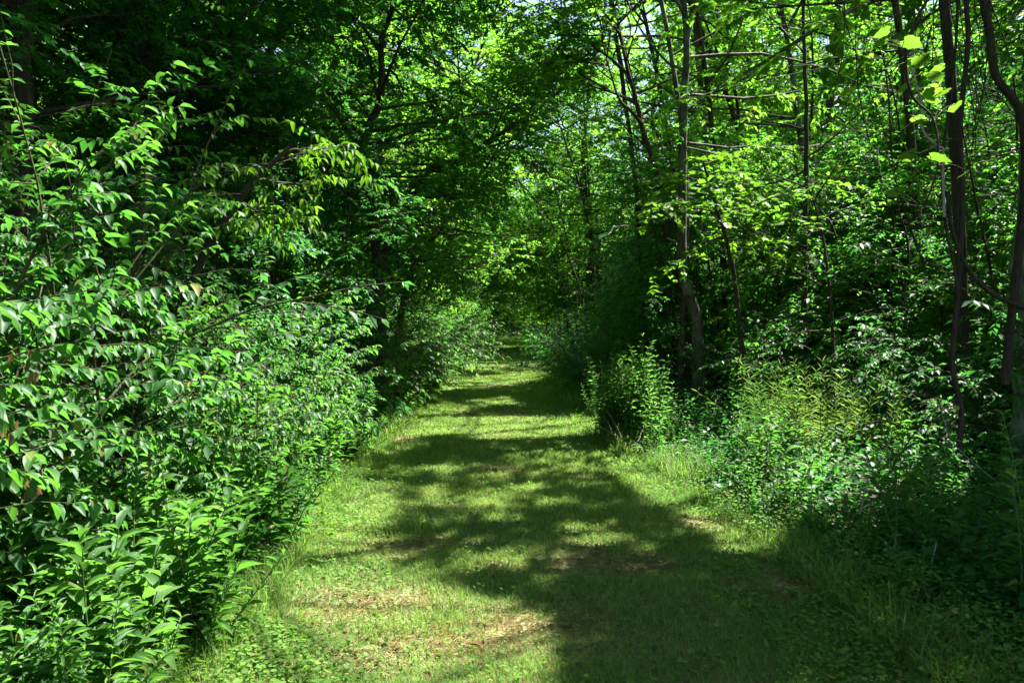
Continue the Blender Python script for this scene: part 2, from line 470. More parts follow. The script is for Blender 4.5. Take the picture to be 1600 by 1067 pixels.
def soil_material(name, stops, s1, s2, green=None):
    m, nt, N, L = nodes_of(name)
    bs = N['Principled BSDF']; g = N.new('ShaderNodeNewGeometry')
    n1 = N.new('ShaderNodeTexNoise'); n1.inputs['Scale'].default_value = s1; n1.inputs['Detail'].default_value = 9; n1.inputs['Roughness'].default_value = .72
    L.new(g.outputs['Position'], n1.inputs['Vector'])
    r = ramp(N, stops); L.new(n1.outputs['Fac'], r.inputs['Fac']); col = r.outputs['Color']
    if green:
        n2 = N.new('ShaderNodeTexNoise'); n2.inputs['Scale'].default_value = 1.7; n2.inputs['Detail'].default_value = 6; n2.inputs['Roughness'].default_value = .65
        L.new(g.outputs['Position'], n2.inputs['Vector'])
        r2 = ramp(N, [(.40, (0, 0, 0)), (.60, (1, 1, 1))]); L.new(n2.outputs['Fac'], r2.inputs['Fac'])
        mx = N.new('ShaderNodeMix'); mx.data_type = 'RGBA'; mx.inputs['B'].default_value = (*green, 1)
        ml = N.new('ShaderNodeMath'); ml.operation = 'MULTIPLY'; ml.inputs[1].default_value = .75; L.new(r2.outputs['Color'], ml.inputs[0])
        L.new(ml.outputs[0], mx.inputs['Factor']); L.new(col, mx.inputs['A']); col = mx.outputs['Result']
    L.new(col, bs.inputs['Base Color'])
    bs.inputs['Roughness'].default_value = .95; bs.inputs['Specular IOR Level'].default_value = .15
    n3 = N.new('ShaderNodeTexNoise'); n3.inputs['Scale'].default_value = s2; n3.inputs['Detail'].default_value = 6
    L.new(g.outputs['Position'], n3.inputs['Vector'])
    bp = N.new('ShaderNodeBump'); bp.inputs['Strength'].default_value = .8; bp.inputs['Distance'].default_value = .02
    L.new(n3.outputs['Fac'], bp.inputs['Height']); L.new(bp.outputs['Normal'], bs.inputs['Normal'])
    return m


M['soil'] = soil_material('soil', [(.3, (.018, .014, .009)), (.5, (.045, .033, .02)), (.7, (.085, .062, .036))], 14, 30)
M['turf'] = soil_material('turf', [(.3, (.12, .10, .058)), (.48, (.25, .21, .125)), (.66, (.38, .33, .20))], 22, 45, (.065, .135, .03))

yy = np.unique(np.concatenate([np.linspace(-12, 30, 170), np.linspace(30, 150, 60), [200, 300, 420]]))
tag(sheet('ground', lambda y: (np.full_like(y, -1.) * (30 + np.maximum(0, y)), np.full_like(y, 1.) * (30 + np.maximum(0, y))), yy, 160, M['soil'], 0), kind='structure')
yp = np.unique(np.concatenate([np.linspace(-6, 30, 260), np.linspace(30, 140, 90)]))
wob = lambda y, s: .12 * (vnoise(y, y * 0 + s, .9, 5) - .5) * 2 + .08 * (vnoise(y, y * 0 + s, 3.3, 6) - .5) * 2
tag(sheet('path', lambda y: (edge_l(y) + wob(y, 2.) - .05, edge_r(y) + wob(y, 9.) + .05), yp, 40, M['turf'], .012), kind='structure')


# ------------------------------------------------------------------ grass, ground cover, litter
def ypick(n, y0, y1, pw):
    """depths with density falling as y**-pw"""
    u = rng.random(n); k = 1 - pw
    return (y0 ** k + u * (y1 ** k - y0 ** k)) ** (1 / k)


def blades(geo, x, y, h, w, lean=.5):
    n = len(x)
    z = relief(x, y) + .008
    az = rng.random(n) * 2 * np.pi
    ld = np.stack([np.cos(az), np.sin(az), np.zeros(n)], 1)
    side = np.stack([-np.sin(az + rng.normal(0, .6, n)), np.cos(az), np.zeros(n)], 1); side = unit(side)
    p0 = np.stack([x, y, z], 1)
    le = (np.abs(rng.normal(0, lean, n)) + .15)[:, None]
    up = np.array([0, 0, 1.])
    h = h[:, None]; w = w[:, None]
    m1 = p0 + h * .55 * unit(up + ld * le * .7)
    tp = m1 + h * .5 * unit(up + ld * le * 2.2)
    V = np.stack([p0 - side * w, p0 + side * w, m1 - side * w * .7, m1 + side * w * .7, tp], 1)
    b = (np.arange(n) * 5)[:, None]
    F = np.concatenate([b + np.array([0, 1, 3]), b + np.array([0, 3, 2]), b + np.array([2, 3, 4])])
    geo.add(V, F)


def make_grass():
    n = 480000
    y = ypick(n, 2.6, 132, 1.75); t = rng.random(n)
    x = edge_l(y) - .25 + t * (edge_r(y) - edge_l(y) + .5)
    keep = rng.random(n) > np.clip(bare(x, y) * 1.05, 0, .93)
    x, y = x[keep], y[keep]; n = len(x)
    edge = np.minimum(x - edge_l(y), edge_r(y) - x)
    h = (.028 + .03 * rng.random(n)) * (1 + 1.2 * np.clip(vnoise(x, y, 2.1, 8) - .5, 0, 1)) * np.where(edge < .2, 1.6, 1.)
    g = Geo(); blades(g, x, y, h, np.maximum(.0016, .00042 * y) * (.7 + .6 * rng.random(n)), .6)
    tag(g.build('grass', M['grass_blade']), 'short mown green grass growing along the trail', 'grass', kind='stuff')
    # straw lying in the thin patches
    n = 90000
    y = ypick(n, 2.6, 30, 1.75); x = edge_l(y) + rng.random(n) * (edge_r(y) - edge_l(y))
    k = rng.random(n) < .10 + .9 * bare(x, y); x, y = x[k], y[k]; n = len(x)
    g = Geo(); az = rng.random(n) * 2 * np.pi
    d = np.stack([np.cos(az), np.sin(az), rng.normal(.08, .18, n)], 1)
    leaves(g, T_DIAMOND, np.stack([x, y, relief(x, y) + .02], 1), d, np.array([0, 0, 1.]) + rng.normal(0, .2, (n, 3)),
           .03 + .05 * rng.random(n), np.maximum(.05, .009 * y))
    tag(g.build('dry_grass', M['straw']), 'dead straw lying in the thin worn patches of the trail', 'dead grass', kind='stuff')
    # long grass along both edges
    n = 32000
    y = ypick(n, 2.8, 40, 1.5); left = rng.random(n) < .5
    off = np.abs(rng.normal(0, .28, n)) - .1
    x = np.where(left, edge_l(y) - off, edge_r(y) + off)
    k = vnoise(x, y, 1.1, 12) > .42; x, y = x[k], y[k]; n = len(x)
    g = Geo(); blades(g, x, y, (.09 + .2 * rng.random(n) ** 2) * np.where((x > 0) & (y > 6.5), 1.5, 1), np.maximum(.0022, .0005 * y) * (.7 + .6 * rng.random(n)), .7)
    tag(g.build('long_grass', M['grass_blade']), 'long uncut grass fringing both sides of the trail', 'grass', kind='stuff')


def make_cover():
    n = 300000
    y = ypick(n, 2.6, 45, 1.7); t = rng.random(n)
    x = edge_l(y) - .5 + t * (edge_r(y) - edge_l(y) + 1.0)
    e = np.minimum(x - edge_l(y), edge_r(y) - x)
    dens = np.clip(1.05 - e / .85, .07, 1) * np.clip((vnoise(x, y, 1.6, 21) * .6 + vnoise(x, y, 5.5, 22) * .5 - .32) * 2.4, .08, 1)
    k = rng.random(n) < dens * np.where(e > .3, 1 - .7 * bare(x, y), 1); x, y = x[k], y[k]; n = len(x)
    k = (x < 0) | (rng.random(n) < .85); x, y = x[k], y[k]; n = len(x)
    z = relief(x, y) + .015 + .055 * rng.random(n) + np.clip(.12 - .5 * np.minimum(x - edge_l(y), edge_r(y) - x), 0, .2) * rng.random(n)
    az = rng.random(n) * 2 * np.pi
    d = np.stack([np.cos(az), np.sin(az), rng.normal(-.05, .25, n)], 1)
    nr = np.array([0, 0, 1.]) + rng.normal(0, .38, (n, 3))
    g = Geo(); near = y < 9
    sz = (.011 + .019 * rng.random(n) ** 1.4) * (1 + .02 * y)
    P = np.stack([x, y, z], 1)
    leaves(g, T_ROUND, P[near], d[near], nr[near], sz[near], .9)
    leaves(g, T_DIAMOND, P[~near], d[~near], nr[~near], sz[~near] * 1.2, .8)
    tag(g.build('ground_cover', M['cover_leaf']), 'low round leaved creeping plants over the trail margins', 'ground cover', kind='stuff')


def make_undergrowth():
    n = 150000
    y = ypick(n, 2.2, 45, 1.3)
    left = rng.random(n) < .45
    off = rng.random(n) ** 1.4 * (4 + .25 * y)
    x = np.where(left, edge_l(y) - .15 - off, edge_r(y) + .15 + off)
    h = (.06 + np.clip(off, 0, 1) * .45) * rng.random(n)
    k = vnoise(x, y, .8, 31) + .25 * rng.random(n) > .38; x, y, h = x[k], y[k], h[k]; n = len(x)
    P = np.stack([x, y, relief(x, y) + .02 + h], 1)
    az = rng.random(n) * 2 * np.pi
    d = np.stack([np.cos(az), np.sin(az), rng.normal(-.25, .3, n)], 1)
    g = Geo()
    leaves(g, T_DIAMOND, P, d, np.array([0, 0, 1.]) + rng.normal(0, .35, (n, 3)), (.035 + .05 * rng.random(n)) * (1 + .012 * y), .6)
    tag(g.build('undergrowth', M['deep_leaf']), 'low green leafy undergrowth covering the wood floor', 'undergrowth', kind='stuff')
    n = 1700
    y = ypick(n, 2.7, 16, 1.6); x = edge_l(y) + rng.random(n) * (edge_r(y) - edge_l(y))
    az = rng.random(n) * 2 * np.pi
    d = np.stack([np.cos(az), np.sin(az), rng.normal(.1, .2, n)], 1)
    g = Geo()
    leaves(g, T_OVATE, np.stack([x, y, relief(x, y) + .03], 1), d, np.array([0, 0, 1.]) + rng.normal(0, .4, (n, 3)), .02 + .035 * rng.random(n) ** 2, .55)
    tag(g.build('fallen_leaves', M['brown_leaf']), 'small brown fallen leaves scattered on the trail', 'leaf litter', kind='stuff')


# ------------------------------------------------------------------ trees
def make_tree(name, label, cat, pts, r0, group=None, n_limb=18, limb=2.6, c0=.35, subs=6, twigs=5, nleaf=14, leaf=.09, wr=.5,
              mat='tree_leaf', bark='bark', elev=(5, 55), bias=(0, 0, 0), cull=True, tpl=T_DIAMOND, twig_len=.5, sides=9, extra=(), r1=.015,
              twig_mesh=True, droop=.25, shape=1.0, at_origin=False):
    """tapered trunk through pts, limbs, branchlets and a crown of single leaves"""
    base = np.asarray(pts[0], float)
    T = catmull(pts, 26)
    T[1:] += rng.normal(0, r0 * .12, (25, 3)) * [1, 1, 0]
    tt = np.linspace(0, 1, 26)
    rad = r0 * (1 - tt) ** .75 + r1
    rad[:3] *= np.array([1.35, 1.12, 1.03])
    g = Geo(); tubes(g, T, rad, sides)
    height = T[-1, 2] - base[2]
    # limbs
    n = n_limb
    s = c0 + (1 - c0) * (np.arange(n) + rng.random(n) * .8) / n
    az = np.arange(n) * 2.4 + rng.normal(0, .4, n)
    q = (s - c0) / (1 - c0)
    el = np.radians(elev[0] + (elev[1] - elev[0]) * q + rng.normal(0, 8, n))
    d = np.stack([np.cos(az) * np.cos(el), np.sin(az) * np.cos(el), np.sin(el)], 1) + np.asarray(bias) * 1.0
    st, _ = along(T[None], np.zeros(n, int), s)
    prof = np.sin(np.pi * np.clip(.18 + .78 * q, 0, 1)) ** shape
    ln = limb * (.35 + .65 * prof) * (.75 + .5 * rng.random(n))
    Lm = grow(st, d, ln, 7, np.array([0, 0, -.12]), .28)
    lr = np.minimum(np.interp(s, tt, rad) * .5, .008 + .008 * ln)
    for e in extra:                                    # extra stems the photo shows: (points, r_start, r_end)
        E = catmull(e[0], 16); tubes(g, E, np.linspace(e[1], e[2], 16), 8)
        m = 7; es = .45 + .55 * rng.random(m)
        ep, et = along(E[None], np.zeros(m, int), es)
        Lm = np.concatenate([Lm, grow(ep, unit(et * .5 + rng.normal(0, .8, (m, 3)) * [1, 1, .5]), np.full(m, limb * .6), 7, np.array([0, 0, -.1]), .28)])
        ln = np.concatenate([ln, np.full(m, limb * .6)])
    lr = np.minimum(r0 * .5, .008 + .008 * ln)
    if cull:
        k = shaded(Lm[:, 4]) | (rng.random(len(Lm)) < .22); Lm, ln, lr = Lm[k], ln[k], lr[k]
    tubes(g, Lm, lr[:, None] * np.linspace(1, .22, 7)[None], 5)
    n = len(Lm)
    # branchlets
    idx = np.repeat(np.arange(n), subs)
    s = np.tile(np.linspace(.22, 1, subs), n) + rng.normal(0, .05, n * subs)
    p, t = along(Lm, idx, s)
    lat = unit(np.cross(t, [0, 0, 1.]) + 1e-4) * np.where(np.arange(n * subs) % 2, 1, -1)[:, None]
    d = t * .65 + lat * (.8 * (1.05 - np.clip(s, 0, 1)))[:, None] + rng.normal(0, .25, p.shape)
    B = grow(p, d, ln[idx] * .42 * (1.15 - .6 * np.clip(s, 0, 1)), 5, np.array([0, 0, -.15]), .25)
    if twig_mesh and not cull: tubes(g, B, np.linspace(.007, .003, 5)[None] * (.8 + .2 * limb / 2.5), 4)
    if cull:
        k = shaded(B[:, 2]) | (rng.random(len(B)) < .15); B = B[k]
        if twig_mesh: tubes(g, B, np.linspace(.007, .003, 5)[None] * (.8 + .2 * limb / 2.5), 4)
    # twigs
    n2 = len(B); idx = np.repeat(np.arange(n2), twigs)
    s = np.tile(np.linspace(.2, 1, twigs), n2) + rng.normal(0, .06, n2 * twigs)
    p, t = along(B, idx, s)
    lat = unit(np.cross(t, [0, 0, 1.]) + 1e-4) * np.where(np.arange(n2 * twigs) % 2, 1, -1)[:, None]
    W = grow(p, t * .6 + lat * .7 + rng.normal(0, .3, p.shape), twig_len * (.6 + .7 * rng.random(n2 * twigs)), 3, np.array([0, 0, -.3]), .2)
    pos, dr, nr = twig_leaves(W, nleaf, droop=droop)
    sz = leaf * (.65 + .6 * rng.random(len(pos)))
    if cull:
        k = shaded(pos); pos, dr, nr, sz = pos[k], dr[k], nr[k], sz[k]
    if group and len(pos) < .36 * n_limb * subs * twigs * (nleaf + 1):
        return None, 0                                  # a tree standing in a clearing of the wood: left out
    c = Geo(); leaves(c, tpl, pos, dr, nr, sz, wr)
    root = thing(name, (0, 0, 0) if at_origin else base, label, cat, group)
    g.build('trunk', M[bark], root, base, smooth=True)
    c.build('crown', M[mat], root, base)
    return root, len(pos)


def make_bush(name, label, cat, base, group=None, stems=14, length=2.4, lean=(0, 0), twigs=12, nleaf=14, leaf=.07, wr=.5, tpl=T_OVATE,
              mat='bush_leaf', cull=False, twig_len=.55, spread=.55, arch=.9, bark='twig', droop=.45, r=.014, limit=None):
    """arching stems from one root, leafy side twigs"""
    base = np.asarray(base, float)
    az = np.arange(stems) * 2.4 + rng.normal(0, .5, stems)
    tilt = spread * (.25 + rng.random(stems))
    d = np.stack([np.cos(az) * tilt + lean[0], np.sin(az) * tilt + lean[1], np.ones(stems)], 1)
    st = base + np.stack([np.cos(az), np.sin(az), np.zeros(stems)], 1) * (.1 * rng.random(stems))[:, None]
    ln = length * (.55 + .6 * rng.random(stems))
    out = np.stack([np.cos(az) * .6 + lean[0] * 1.3, np.sin(az) * .6 + lean[1] * 1.3, np.full(stems, -.75)], 1) * arch
    P = grow(st, d, ln, 9, out, .2)
    if limit:                                          # the trail is kept mown: nothing hangs far over it
        k = ((P[:, :, 0] < limit[0] - .18 * P[:, :, 2]) & (P[:, :, 1] > limit[1])).all(1)
        P = P[k]; stems = len(P)
    g = Geo(); tubes(g, P, r * np.linspace(1, .3, 9)[None] * (.7 + .6 * rng.random(stems))[:, None], 6)
    idx = np.repeat(np.arange(stems), twigs)
    s = np.tile(np.linspace(.16, 1, twigs), stems) + rng.normal(0, .03, stems * twigs)
    p, t = along(P, idx, s)
    lat = unit(np.cross(t, [0, 0, 1.]) + 1e-4) * np.where(np.arange(stems * twigs) % 2, 1, -1)[:, None]
    d = t * (.5 + 1.6 * np.clip(s - .8, 0, .2) * 5)[:, None] + lat * (.75 - .6 * np.clip(s - .8, 0, .2) * 5)[:, None] + rng.normal(0, .3, p.shape) + np.array([lean[0] * .5, lean[1] * .5, .1])
    W = grow(p, d, twig_len * (.5 + .9 * rng.random(len(p))), 5, np.array([0, 0, -.55]), .2)
    tubes(g, W, np.linspace(.0045, .0015, 5)[None], 4)
    pos, dr, nr = twig_leaves(W, nleaf, droop=droop, spread=.7, fwd=.45, jit=.18, tilt=.3)
    sz = leaf * (.4 + .95 * rng.random(len(pos)))
    k = pos[:, 2] > relief(pos[:, 0], pos[:, 1]) + .03 if base[1] > -50 else pos[:, 2] > .02
    if cull: k &= shaded(pos)
    if limit: k &= (pos[:, 0] < limit[0] + .25 - .18 * pos[:, 2]) & (pos[:, 1] > limit[1] - .1)
    pos, dr, nr, sz = pos[k], dr[k], nr[k], sz[k]
    c = Geo(); leaves(c, tpl, pos, dr, nr, sz, wr)
    root = thing(name, base, label, cat, group)
    g.build('stems', M[bark], root, base, smooth=True)
    c.build('foliage', M[mat], root, base)
    return root, len(pos)


def make_herb(name, label, cat, base, group=None, stems=4, height=.8, nodes=11, leaf=.13, wr=.27, mat='herb_leaf', tpl=T_LANCE, lean=(0, 0), per=2, spread=.22, stem_mat='green_stem'):
    """upright leafy weed: stems with leaves in turning pairs"""
    base = np.asarray(base, float)
    az = rng.random(stems) * 6.28
    d = np.stack([np.cos(az) * spread + lean[0], np.sin(az) * spread + lean[1], np.ones(stems)], 1)
    P = grow(base + rng.normal(0, .05, (stems, 3)) * [1, 1, 0], d, height * (.65 + .5 * rng.random(stems)), 6, np.array([lean[0] * .6, lean[1] * .6, -.05]), .1)
    g = Geo(); tubes(g, P, np.linspace(.0055, .002, 6)[None], 5)
    c = Geo()
    idx = np.repeat(np.arange(stems), nodes); s = np.tile(np.linspace(.12, 1, nodes), stems)
    p, t = along(P, idx, s)
    for k in range(per):
        a = np.tile(np.arange(nodes), stems) * 1.57 + k * 6.283 / per + rng.normal(0, .3, len(p)) + idx
        up = .25 + .7 * s ** 2
        dd = np.stack([np.cos(a), np.sin(a), up + rng.normal(0, .2, len(p))], 1)
        nn = np.stack([-np.cos(a) * up, -np.sin(a) * up, np.ones(len(p))], 1) + rng.normal(0, .22, (len(p), 3))
        sz = leaf * (.55 + .6 * np.sin(np.pi * np.clip(.15 + s * .8, 0, 1))) * (.75 + .5 * rng.random(len(p)))
        leaves(c, tpl, p, dd, nn, sz, wr * (.85 + .3 * rng.random(len(p))))
    root = thing(name, base, label, cat, group)
    g.build('stem', M[stem_mat], root, base, smooth=True)
    c.build('foliage', M[mat], root, base)
    return root


# ================================================================== PLACE EVERYTHING
rng = np.random.default_rng(21)
make_grass(); make_cover(); make_undergrowth()


def gz(x, y): return float(relief(np.array([x]), np.array([y]))[0])
def on(x, y): return np.array([x, y, gz(x, y)])


def pxl(pts, Y, dy=0.0):
    """trunk outline given as photo points, all Y metres ahead (leaning dy away by the end)"""
    n = len(pts)
    P = np.array([at(a, b, Y + dy * i / max(1, n - 1)) for i, (a, b) in enumerate(pts)])
    P[0, 2] = gz(P[0, 0], P[0, 1]) - .03
    return P


rng = np.random.default_rng(22)
# ---- the trees one can tell apart
p = pxl([(1090, 648), (1092, 560), (1086, 490), (1068, 425), (1063, 330), (1066, 200), (1069, 70), (1060, -60), (1050, -250), (1045, -480)], 14)
make_tree('forked_tree', 'tall grey trunked tree with a crooked foot and a high fork, right of the trail', 'tree', p, .10,
          n_limb=20, limb=3.4, c0=.52, subs=7, twigs=5, nleaf=14, leaf=.11, bark='grey_bark', mat='canopy_leaf', sides=12,
          extra=[(np.array([at(1069, 72, 14), at(1082, 10, 14), at(1094, -60, 14.2), at(1130, -250, 14.5), at(1150, -420, 15)]), .06, .015)])
p = pxl([(1080, 640), (1070, 500), (1056, 420), (1037, 354), (1030, 287), (1016, 243), (1002, 196), (986, 135), (972, 78), (950, -20), (915, -160)], 16)
make_tree('leaning_tree', 'slender dark tree leaning left just behind the forked grey trunk', 'tree', p, .06, n_limb=18, limb=2.6, c0=.42, subs=6,
          twigs=5, nleaf=14, leaf=.11, mat='canopy_leaf', extra=[(np.array([at(1003, 197, 16), at(984, 175, 15.8), at(968, 160, 15.6), at(955, 125, 15.5), at(938, 60, 15.2)]), .04, .012)])
p = pxl([(1258, 668), (1256, 480), (1257, 341), (1258, 236), (1255, 120), (1250, 0), (1246, -200)], 12.5)
make_tree('slim_tree', 'straight slim dark trunk standing amid layered leaves, midway between the forked tree and the vines', 'tree', p, .035, n_limb=18, limb=2.0, c0=.4,
          subs=6, twigs=5, nleaf=12, leaf=.09)
p = pxl([(1612, 773), (1612, 600), (1610, 400), (1614, 170), (1620, 0), (1626, -300), (1630, -900)], 7.5)
make_tree('pale_trunk_tree', 'thick pale barked tree cut off by the right border of the photo', 'tree', p, .17, n_limb=18, limb=3.6, c0=.55, subs=7, twigs=5,
          nleaf=14, leaf=.1, bark='pale_bark', mat='canopy_leaf', sides=14)
p = pxl([(600, 640), (594, 500), (588, 400), (577, 300), (569, 243), (578, 200), (596, 152), (597, 67), (614, 20), (622, -80), (640, -260)], 13)
make_tree('bent_tree', 'dark tree with a sinuous bending trunk behind the left bushes', 'tree', p, .085, n_limb=34, limb=3.0, c0=.16, subs=7, twigs=5, nleaf=18,
          leaf=.1, bias=(.35, -.1, 0))
p = pxl([(575, 620), (578, 500), (596, 415), (645, 304), (668, 267), (712, 256), (760, 226), (850, 165), (930, 90)], 14, 3)
make_tree('arching_tree', 'dark tree trunk bowed to the right, reaching over the trail from the left', 'tree', p, .085, n_limb=30, limb=2.4, c0=.28, subs=7, twigs=5, nleaf=18,
          leaf=.1, elev=(-10, 50))
p = pxl([(622, 610), (624, 510), (640, 440), (655, 408), (672, 379), (694, 350), (724, 306), (765, 255), (800, 190)], 17, 2)
make_tree('tilted_tree', 'thin tilted tree slanting right under the bowed trunk', 'tree', p, .075, n_limb=26, limb=2.4, c0=.35, subs=7, twigs=5, nleaf=18, leaf=.1,
          elev=(-10, 50), mat='canopy_leaf')
p = pxl([(336, 690), (335, 500), (334, 290), (334, 120), (333, 0), (330, -300)], 11)
make_tree('thin_tree', 'thin straight dark trunk rising behind the large left bush', 'tree', p, .045, n_limb=16, limb=2.2, c0=.32, subs=6, twigs=5, nleaf=12, leaf=.09)
p = pxl([(60, 800), (48, 500), (40, 250), (45, 0), (50, -400), (60, -900)], 7.5)
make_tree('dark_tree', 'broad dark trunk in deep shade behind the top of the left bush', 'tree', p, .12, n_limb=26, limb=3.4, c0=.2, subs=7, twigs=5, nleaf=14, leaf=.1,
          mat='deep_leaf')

rng = np.random.default_rng(23)
# maple sprays that reach out in front of the forked trunk, and a walnut like sapling on the left
p = np.array([on(3.6, 12.2), (3.5, 12.1, 1.2), (3.3, 11.9, 2.4), (3.0, 11.6, 3.2), (2.7, 11.3, 3.9)])
make_tree('maple_sapling', 'young maple holding flat light green leaf layers in front of the forked grey trunk', 'sapling', p, .03, n_limb=12, limb=1.2, c0=.6, subs=4,
          twigs=3, nleaf=8, leaf=.11, wr=.95, tpl=T_MAPLE, mat='maple_leaf', elev=(-5, 20), cull=False, twig_len=.3, droop=.15)
p = np.array([on(-3.3, 7.2), (-3.2, 7.2, 1.1), (-2.8, 7.1, 2.1), (-2.3, 7.0, 2.8), (-1.9, 6.9, 3.15)])
make_tree('ash_sapling', 'young ash with long drooping leaflets lit yellow green above the left bushes', 'sapling', p, .035, n_limb=7, limb=.7, c0=.6, subs=3, twigs=3,
          nleaf=8, leaf=.105, wr=.36, tpl=T_LANCE, mat='maple_leaf', elev=(-5, 25), cull=False, twig_len=.35, droop=.5)

rng = np.random.default_rng(24)
# ---- tall trees on both sides whose crowns close over the trail
WOOD_R = 'tall trees of the wood right of the trail'
WOOD_L = 'tall trees of the wood left of the trail'
LAB_R = 'tall leafy tree in the wood right of the trail'
LAB_L = 'tall leafy tree in the wood left of the trail'
KEY = [(1470, 7.5, 90), (1068, 14, 75), (1030, 15, 50), (1257, 12, 45), (1600, 7.5, 60), (585, 13, 60), (680, 15, 45), (334, 11, 40)]


def blocks_view(x, y, f=1.0):
    a = CX + F_PX * x / max(y, .5)
    return any(y < Yk and abs(a - px) < w * f * Yk / max(y, 1) * .8 for px, Yk, w in KEY)


spots = []
for j, Y in enumerate(np.concatenate([np.arange(1.5, 30, 4.2), np.arange(31, 64, 5.2)])):
    for k, off in enumerate((2.6, 6.4, 10.6, 15.0)):
        spots.append((edge_r(Y) + off + rng.uniform(-1, 1), Y + rng.uniform(-1.6, 1.6), 1))
        if off < 12: spots.append((edge_l(Y) - off - 1.0 + rng.uniform(-1, 1), Y + rng.uniform(-1.6, 1.6), -1))
def off_out(x, y): return x > edge_r(y) + 8.5


for x, y, sd in spots:
    ax = abs(x / max(y, .1))
    if sd > 0 and y < 9 and x > .66 * y + 6: pass
    if y < 12 and ((sd > 0 and 2.4 < x < .62 * y + .5 and y < 8) or (sd < 0 and x > -.68 * y - .5 and y < 10)):
        continue                                        # no trunk right in front of the camera
    if 6 < y < 20 and blocks_view(x, y, 1.5): x += sd * 2.5
    if y < 13.6 and abs(CX + F_PX * x / y - 1068) < 110: continue
    h = rng.uniform(14, 20) if y < 16 else rng.uniform(13, 18)
    lean = np.array([-sd * (rng.uniform(1.2, 4.2) if y < 22 else rng.uniform(.3, 1.8)), rng.uniform(-.8, .8), 0])
    pts = np.array([on(x, y), on(x, y) + [rng.normal(0, .15), 0, h * .3], on(x, y) + lean * .4 + [0, rng.normal(0, .2), h * .65], on(x, y) + lean + [0, 0, h]])
    if off_out(x, y) and rng.random() < .25: continue
    far = y > 16
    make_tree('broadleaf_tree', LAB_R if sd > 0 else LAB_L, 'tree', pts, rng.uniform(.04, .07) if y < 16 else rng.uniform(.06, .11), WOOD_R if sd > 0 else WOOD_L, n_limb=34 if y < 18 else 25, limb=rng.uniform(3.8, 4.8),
              c0=.16 if far else .3, subs=7, twigs=5, nleaf=24 if y < 20 else 18, leaf=.105 if y < 20 else .13, wr=.58, mat='deep_leaf' if sd < 0 and y < 15 else ['canopy_leaf', 'tree_leaf'][int(rng.random() < .4)],  # near left crowns: shade put into a darker leaf colour
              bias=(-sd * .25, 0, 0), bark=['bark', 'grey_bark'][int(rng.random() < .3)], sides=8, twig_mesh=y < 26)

for x, y in [(5.4, 9.4), (6.6, 12.6), (4.8, 17.6), (3.5, 20.5), (-5.6, 12.5), (-6.5, 8.5)]:  # extra overhead trees, added for the shade their high crowns cast
    sd = 1 if x > 0 else -1; h = rng.uniform(17, 20); b = on(x, y); l = np.array([-sd * rng.uniform(3, 4.5), rng.uniform(-1, 0), 0])
    make_tree('broadleaf_tree', LAB_R if sd > 0 else LAB_L, 'tree', np.array([b, b + l * .12 + [0, 0, h * .3], b + l * .45 + [0, 0, h * .65], b + l + [0, 0, h]]), .06,
              WOOD_R if sd > 0 else WOOD_L, n_limb=38, limb=5.2, c0=.48, subs=8, twigs=5, nleaf=20, leaf=.125, wr=.6, mat='canopy_leaf', sides=8)

rng = np.random.default_rng(61)
for i in range(14):
    y = 19 + 2.6 * i; sd = 1 if i % 2 else -1; x = (edge_r(y) if sd > 0 else edge_l(y)) + sd * rng.uniform(1.4, 3.4)
    h = rng.uniform(13, 18); b = on(x, y); l = np.array([-sd * rng.uniform(2.5, 4.2), rng.uniform(-1, 1), 0])
    make_tree('broadleaf_tree', LAB_R if sd > 0 else LAB_L, 'tree', np.array([b, b + l * .1 + [0, 0, h * .3], b + l * .45 + [0, 0, h * .65], b + l + [0, 0, h]]), .08,
              WOOD_R if sd > 0 else WOOD_L, n_limb=36, limb=4.4, c0=.36, subs=7, twigs=5, nleaf=18, leaf=.14, wr=.6, mat='canopy_leaf', sides=8, elev=(-5, 50))

rng = np.random.default_rng(25)
# ---- understorey saplings
U_R, U_L = 'saplings under the trees right of the trail', 'saplings under the trees left of the trail'
for i in range(130):
    sd = 1 if i % 2 else -1
    y = 6.5 + 38 * (i / 130) ** 1.25 + rng.uniform(-.8, .8)
    off = 1.7 + abs(rng.normal(0, 2.6)) + (.5 if y < 10 else 0) + (.8 if sd < 0 else 0)
    x = edge_r(y) + off if sd > 0 else edge_l(y) - off
    if y < 13.6 and abs(CX + F_PX * x / y - 1068) < 160: continue
    if blocks_view(x, y): x += sd * 1.6
    h = rng.uniform(3.2, 6.0) + (1.5 if sd < 0 and y < 18 else 0)
    b = on(x, y)
    pts = np.array([b, b + [rng.normal(0, .1), rng.normal(0, .1), h * .4], b + [-sd * .2 + rng.normal(0, .2), rng.normal(0, .2), h * .75], b + [-sd * .4, rng.normal(0, .3), h]])
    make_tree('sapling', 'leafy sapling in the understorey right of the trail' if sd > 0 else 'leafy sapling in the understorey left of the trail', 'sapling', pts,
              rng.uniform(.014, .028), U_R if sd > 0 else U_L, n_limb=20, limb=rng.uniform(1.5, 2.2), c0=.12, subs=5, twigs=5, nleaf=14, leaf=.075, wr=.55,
              mat=['tree_leaf', 'deep_leaf'][i // 2 % 2], elev=(-8, 40), twig_len=.38, sides=6, r1=.006)

